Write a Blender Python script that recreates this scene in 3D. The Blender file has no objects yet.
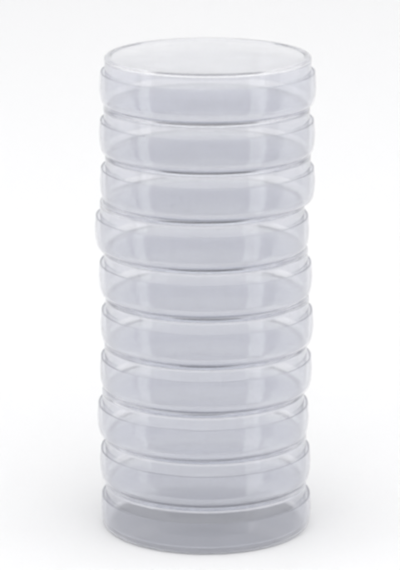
import bpy, math, random
from mathutils import Vector

random.seed(7)
S = bpy.context.scene
C = S.collection
PI = math.pi
MM = 0.001

# ------------------------------------------------------------------ materials
MILK = (.79, .802, .90)
def clear_plastic(name, tint, rough, wave, milk):
    m = bpy.data.materials.new(name); m.use_nodes = True
    nt = m.node_tree; b = nt.nodes['Principled BSDF']
    b.inputs['Base Color'].default_value = (*tint, 1)
    b.inputs['IOR'].default_value = 1.47
    b.inputs['Transmission Weight'].default_value = 1.0
    tc = nt.nodes.new('ShaderNodeTexCoord')
    n = nt.nodes.new('ShaderNodeTexNoise')
    n.inputs['Scale'].default_value = 160.0
    n.inputs['Detail'].default_value = 2.0
    r = nt.nodes.new('ShaderNodeMapRange')
    r.inputs['To Min'].default_value = rough * 0.6
    r.inputs['To Max'].default_value = rough * 1.4
    n2 = nt.nodes.new('ShaderNodeTexNoise')
    n2.inputs['Scale'].default_value = 55.0
    n2.inputs['Detail'].default_value = 1.0
    bp = nt.nodes.new('ShaderNodeBump')
    bp.inputs['Strength'].default_value = 1.0
    bp.inputs['Distance'].default_value = wave
    L = nt.links.new
    # a little of the light is scattered inside the slightly milky moulded plastic
    df = nt.nodes.new('ShaderNodeBsdfDiffuse'); tr = nt.nodes.new('ShaderNodeBsdfTranslucent')
    df.inputs['Color'].default_value = (*MILK, 1); tr.inputs['Color'].default_value = (*MILK, 1)
    m1 = nt.nodes.new('ShaderNodeMixShader'); m1.inputs['Fac'].default_value = .5
    m2 = nt.nodes.new('ShaderNodeMixShader'); m2.inputs['Fac'].default_value = milk
    L(df.outputs[0], m1.inputs[1]); L(tr.outputs[0], m1.inputs[2])
    # side walls are hazier than the flat faces
    rad = nt.nodes.new('ShaderNodeVectorMath'); rad.operation = 'MULTIPLY'
    rad.inputs[1].default_value = (1, 1, 0)
    ln = nt.nodes.new('ShaderNodeVectorMath'); ln.operation = 'LENGTH'
    mr = nt.nodes.new('ShaderNodeMapRange')
    mr.inputs['From Min'].default_value = .0280; mr.inputs['From Max'].default_value = .0288
    mr.inputs['To Min'].default_value = milk * .06; mr.inputs['To Max'].default_value = milk
    L(tc.outputs['Object'], rad.inputs[0]); L(rad.outputs['Vector'], ln.inputs[0])
    L(ln.outputs['Value'], mr.inputs['Value']); L(mr.outputs['Result'], m2.inputs['Fac'])
    tn = nt.nodes.new('ShaderNodeMix'); tn.data_type = 'RGBA'
    tm = nt.nodes.new('ShaderNodeMapRange')
    tm.inputs['From Min'].default_value = .0280; tm.inputs['From Max'].default_value = .0288
    tn.inputs[6].default_value = (.985, .989, .998, 1); tn.inputs[7].default_value = (*tint, 1)
    L(ln.outputs['Value'], tm.inputs['Value']); L(tm.outputs['Result'], tn.inputs[0])
    L(tn.outputs[2], b.inputs['Base Color'])
    L(b.outputs[0], m2.inputs[1]); L(m1.outputs[0], m2.inputs[2])
    L(m2.outputs[0], nt.nodes['Material Output'].inputs['Surface'])
    L(tc.outputs['Object'], n.inputs['Vector']); L(tc.outputs['Object'], n2.inputs['Vector'])
    L(n.outputs['Fac'], r.inputs['Value']); L(r.outputs['Result'], b.inputs['Roughness'])
    L(n2.outputs['Fac'], bp.inputs['Height']); L(bp.outputs['Normal'], b.inputs['Normal'])
    return m

def white_sheet():
    m = bpy.data.materials.new('white_paper'); m.use_nodes = True
    nt = m.node_tree; b = nt.nodes['Principled BSDF']
    tc = nt.nodes.new('ShaderNodeTexCoord')
    n = nt.nodes.new('ShaderNodeTexNoise'); n.inputs['Scale'].default_value = 900.0; n.inputs['Detail'].default_value = 4.0
    cr = nt.nodes.new('ShaderNodeValToRGB')
    cr.color_ramp.elements[0].color = (0.865, 0.865, 0.865, 1)
    cr.color_ramp.elements[1].color = (0.885, 0.885, 0.885, 1)
    nt.links.new(tc.outputs['Object'], n.inputs['Vector'])
    nt.links.new(n.outputs['Fac'], cr.inputs['Fac'])
    nt.links.new(cr.outputs['Color'], b.inputs['Base Color'])
    b.inputs['Roughness'].default_value = 0.9
    b.inputs['Specular IOR Level'].default_value = 0.1
    return m

TINT = (0.982, 0.985, 1.0)
LID = clear_plastic('clear_lid_plastic', TINT, 0.06, 0.00005, .105)
BASE = clear_plastic('clear_dish_plastic', TINT, 0.06, 0.00005, .08)
PAPER = white_sheet()

# ------------------------------------------------------------------ helpers
def fillet(pts):
    """pts: (r, z, radius) corner list -> smooth profile, corners rounded by arcs."""
    out = []
    for i, (x, y, f) in enumerate(pts):
        if f <= 0 or i in (0, len(pts) - 1):
            out.append((x, y)); continue
        p = Vector((x, y)); a = (Vector(pts[i-1][:2]) - p); b = (Vector(pts[i+1][:2]) - p)
        la, lb = a.length, b.length; a /= la; b /= lb
        ang = a.angle(b)
        t = min(f / math.tan(ang / 2), la * .49, lb * .49)
        rad = t * math.tan(ang / 2)
        c = p + (a + b).normalized() * (rad / math.sin(ang / 2))
        v0 = p + a * t - c; v1 = p + b * t - c
        sw = v0.angle_signed(v1)
        n = 7
        out.append(tuple(p + a * (t + min(.15, (la - t) * .2))))
        for k in range(n + 1):
            s = k / n
            v = v0.copy(); v.rotate(__import__('mathutils').Matrix.Rotation(-sw * s, 2))
            out.append(tuple(c + v))
        out.append(tuple(p + b * (t + min(.15, (lb - t) * .2))))
    return out

def lathe(name, prof, mat, seg=168):
    vs, fs = [], []
    rows = []
    for r, z in prof:
        if r < 1e-6:
            vs.append((0, 0, z * MM)); rows.append([len(vs) - 1])
        else:
            s = len(vs)
            for k in range(seg):
                a = 2 * PI * k / seg
                vs.append((r * MM * math.cos(a), r * MM * math.sin(a), z * MM))
            rows.append(list(range(s, s + seg)))
    for A, B in zip(rows, rows[1:]):
        for k in range(seg):
            k2 = (k + 1) % seg
            if len(A) == 1 and len(B) == 1: continue
            if len(A) == 1: fs.append((A[0], B[k2], B[k]))
            elif len(B) == 1: fs.append((A[k], A[k2], B[0]))
            else: fs.append((A[k], A[k2], B[k2], B[k]))
    me = bpy.data.meshes.new(name); me.from_pydata(vs, [], fs)
    me.materials.append(mat)
    me.polygons.foreach_set('use_smooth', [True] * len(me.polygons))
    import bmesh
    bm = bmesh.new(); bm.from_mesh(me); bmesh.ops.recalc_face_normals(bm, faces=bm.faces); bm.to_mesh(me); bm.free()
    me.update()
    o = bpy.data.objects.new(name, me); C.objects.link(o)
    return o

# ------------------------------------------------------------------ the dishes (each stored upside down: lid below, dish above)
PITCH = 14.034
LIDH = 9.7
def shell(path, t):
    """a thin moulded wall: the outer profile and the same profile offset inwards by t, closed by a rounded rim"""
    path = [p for k, p in enumerate(path) if k == 0 or (Vector(p) - Vector(path[k-1])).length > 1e-4]
    e = Vector(path[-1]); w = Vector(path[-2]) - e
    for f in (.4, .04):                             # loops just below the rim keep the long wall's shading true
        path.insert(-1, tuple(e + w.normalized() * f * 1.0))
    inner = []
    for k, p in enumerate(path):
        a = Vector(path[max(k - 1, 0)]); b = Vector(path[min(k + 1, len(path) - 1)])
        d = (b - a).normalized()
        n = Vector((-d.y, d.x))                     # left of the direction of travel
        inner.append((max(0.0, p[0] + n.x * t), p[1] + n.y * t))
    d = (Vector(path[-1]) - Vector(path[-2])).normalized()
    mid = (Vector(path[-1]) + Vector(inner[-1])) / 2
    rim = []
    for k in range(1, 8):
        a = PI * k / 8
        u = (Vector(path[-1]) - mid)
        rim.append(tuple(mid + u * math.cos(a) + d * (abs(t) / 2) * math.sin(a)))
    inner[0] = (0.0, inner[0][1])
    return path + rim + inner[::-1]
lid_prof = shell(fillet([(0, .06, 0), (10, .055, 0), (20, .035, 0), (30.2, 0, 2.2), (30.85, 3.0, 9), (31.0, 5.8, 9), (30.7, LIDH - .22, 0)]), .42)
smooth = fillet([(0, 13.72, 0), (10, 13.72, 0), (20, 13.72, 0), (29.6, 13.74, 1.4), (29.6, 2.4, 0)])
ringed = fillet([(0, 13.72, 0), (10, 13.72, 0), (20, 13.72, 0), (27.6, 13.74, .1), (28.0, 14.0, .25), (29.6, 14.0, 1.4), (29.6, 2.4, 0)])
plain = shell(smooth, -.5)
cut = max(k for k, p in enumerate(plain) if p[1] < 2.5 and p[0] > 29.599)   # where the outer wall meets the rim
lip = plain[cut + 1:]
base_prof = ringed[:-1] + [(29.6, 2.8), (29.6, 2.44)] + [(29.6, 2.4)] + lip   # raised stacking ring outside, plain inside

def make_dish():
    r = bpy.data.objects.new('petri_dish', None); C.objects.link(r)
    r.empty_display_size = .02
    l = lathe('lid', lid_prof, LID); l.parent = r
    b = lathe('base', base_prof, BASE); b.parent = r
    return r

def copy_dish(src):
    r = src.copy(); C.objects.link(r)
    for ch in src.children:
        c = ch.copy(); C.objects.link(c); c.parent = r
    return r

# camera solved from the photograph (400 px wide frame)
CAM_D, CAM_Z, CAM_P, F, CY = .9162, .30764, math.radians(14.9), 3251.3, 314.16
def px_to_x(px, z):
    depth = CAM_D * math.cos(CAM_P) - (z - CAM_Z) * math.sin(CAM_P)
    return (px - 200) * depth / F

# (centre column in the photo, forward shift in mm, turn, label), bottom to top
DISHES = [
    (206.0, 0.0, 0.0, 'bottom petri dish of the clear stack, its lid lying flat on the white surface'),
    (205.3, 0.4, 1.1, 'clear petri dish resting directly on the bottom dish of the stack'),
    (203.2, -.4, 2.3, 'clear petri dish third from the bottom, pushed slightly left of the dish above it'),
    (206.0, 0.3, 0.7, 'clear petri dish fourth from the bottom of the stack, just above one pushed slightly left'),
    (207.0, -.3, 4.0, 'clear petri dish fifth from the bottom, in the middle of the stack'),
    (205.5, 0.5, 3.1, 'clear petri dish directly beneath the one that sticks out furthest left'),
    (202.0, 0.0, 5.2, 'clear petri dish that slid out furthest left of the stack, fourth from the top'),
    (207.5, 0.3, 1.9, 'clear petri dish third from the top, resting on the one slid furthest left'),
    (207.0, -.2, 2.8, 'clear petri dish second from the top, directly beneath the open topmost disc'),
    (207.8, 0.0, 0.4, 'topmost clear petri dish with its round flat upper face in view'),
]
proto = make_dish()
for i, (px, dy, rot, label) in enumerate(DISHES):
    d = proto if i == 0 else copy_dish(proto)
    z = (i * PITCH + .02) * MM
    d.location = (px_to_x(px, z + .006), dy * MM, z)
    d.rotation_euler = (0, 0, rot)
    for ch in d.children:          # every base sits a touch off centre in its lid
        if ch.name.startswith('base'):
            ch.location = (random.uniform(-.13, .13) * MM, random.uniform(-.13, .13) * MM, 0)
    d['label'] = label
    d['category'] = 'petri dish'
    d['group'] = 'clear petri dishes stacked upside down'

# ------------------------------------------------------------------ white seamless surface, sweeping up behind
def sweep():
    W = 1.6
    prof = [(-.055, -.012), (-.055, -.004), (-.0538, -.0012), (-.051, 0), (-.04, 0)]
    prof += [(y, 0) for y in (0, .1, .3, .6, 1.0, 1.4, 1.8)]
    R = .5
    for k in range(1, 17):
        a = PI / 2 * k / 16
        prof.append((1.8 + R * math.sin(a), R - R * math.cos(a)))
    prof += [(2.3, 1.0), (2.3, 2.0)]
    vs, fs = [], []
    nx = 9
    for y, z in prof:
        for k in range(nx): vs.append((-W + 2 * W * k / (nx - 1), y, z))
    for j in range(len(prof) - 1):
        for k in range(nx - 1):
            a = j * nx + k
            fs.append((a, a + 1, a + nx + 1, a + nx))
    me = bpy.data.meshes.new('backdrop'); me.from_pydata(vs, [], fs); me.materials.append(PAPER)
    me.polygons.foreach_set('use_smooth', [True] * len(me.polygons))
    o = bpy.data.objects.new('backdrop', me); C.objects.link(o)
    o['kind'] = 'structure'
    o['label'] = 'plain white seamless surface under and behind the clear stack'
    return o
sweep()

# ------------------------------------------------------------------ studio lamps and added fill lights
def area(name, loc, target, sx, sy, rad, col=(1, 1, 1)):
    l = bpy.data.lights.new(name, 'AREA'); l.shape = 'RECTANGLE'; l.size = sx; l.size_y = sy
    l.color = col; l.energy = rad * PI * sx * sy
    o = bpy.data.objects.new(name, l); C.objects.link(o); o.location = loc
    o.rotation_euler = (Vector(target) - Vector(loc)).to_track_quat('-Z', 'Y').to_euler()
    return o

area('overhead_softbox', (0, .5, 1.7), (0, .5, 0), 4.2, 3.4, .58)
area('front_fill', (0, -1.4, .8), (0, 0, .03), 3.4, 1.1, 2.0)  # added fill behind the camera, lightens the floor under the lowest dish
for sgn in (-1, 1):
    area('side_fill', (sgn * 1.5, .1, .5), (0, .05, .03), 2.0, .9, 1.4)  # added low fills at both sides, soften the stack's shadow on the floor
def strip(name, az, dist, w, zc, h, rad):
    a = math.radians(az)
    area(name, (dist * math.sin(a), -dist * math.cos(a), zc), (0, 0, zc), w, h, rad)
strip('strip_lamp', -71, .9, .22, 0.0, 1.0, 1.0)
strip('strip_lamp', 55, .9, .30, 0.0, 1.0, 1.0)

w = bpy.data.worlds.new('World'); S.world = w; w.use_nodes = True
bg = w.node_tree.nodes['Background']
bg.inputs['Color'].default_value = (.98, .98, 1, 1)
bg.inputs['Strength'].default_value = .52

# ------------------------------------------------------------------ camera
cam = bpy.data.cameras.new('camera'); co = bpy.data.objects.new('camera', cam); C.objects.link(co)
co.location = (0, -CAM_D, CAM_Z)
co.rotation_euler = (PI / 2 - CAM_P, 0, 0)
cam.sensor_width = 36; cam.lens = 36 * F / 570
cam.shift_y = (CY - 285) / 570
cam.clip_start = .01; cam.clip_end = 50
S.camera = co

S.view_settings.view_transform = 'Standard'
S.view_settings.look = 'None'
S.view_settings.exposure = -.08
S.view_settings.gamma = 1
cy = S.cycles
cy.max_bounces = 128; cy.transmission_bounces = 128; cy.glossy_bounces = 64; cy.diffuse_bounces = 8
cy.transparent_max_bounces = 64
cy.caustics_reflective = True; cy.caustics_refractive = True
cy.blur_glossy = .3
cy.sample_clamp_indirect = 6
cy.use_denoising = True
cy.filter_width = 4.5
cy.use_adaptive_sampling = True; cy.adaptive_threshold = .04; cy.adaptive_min_samples = 12
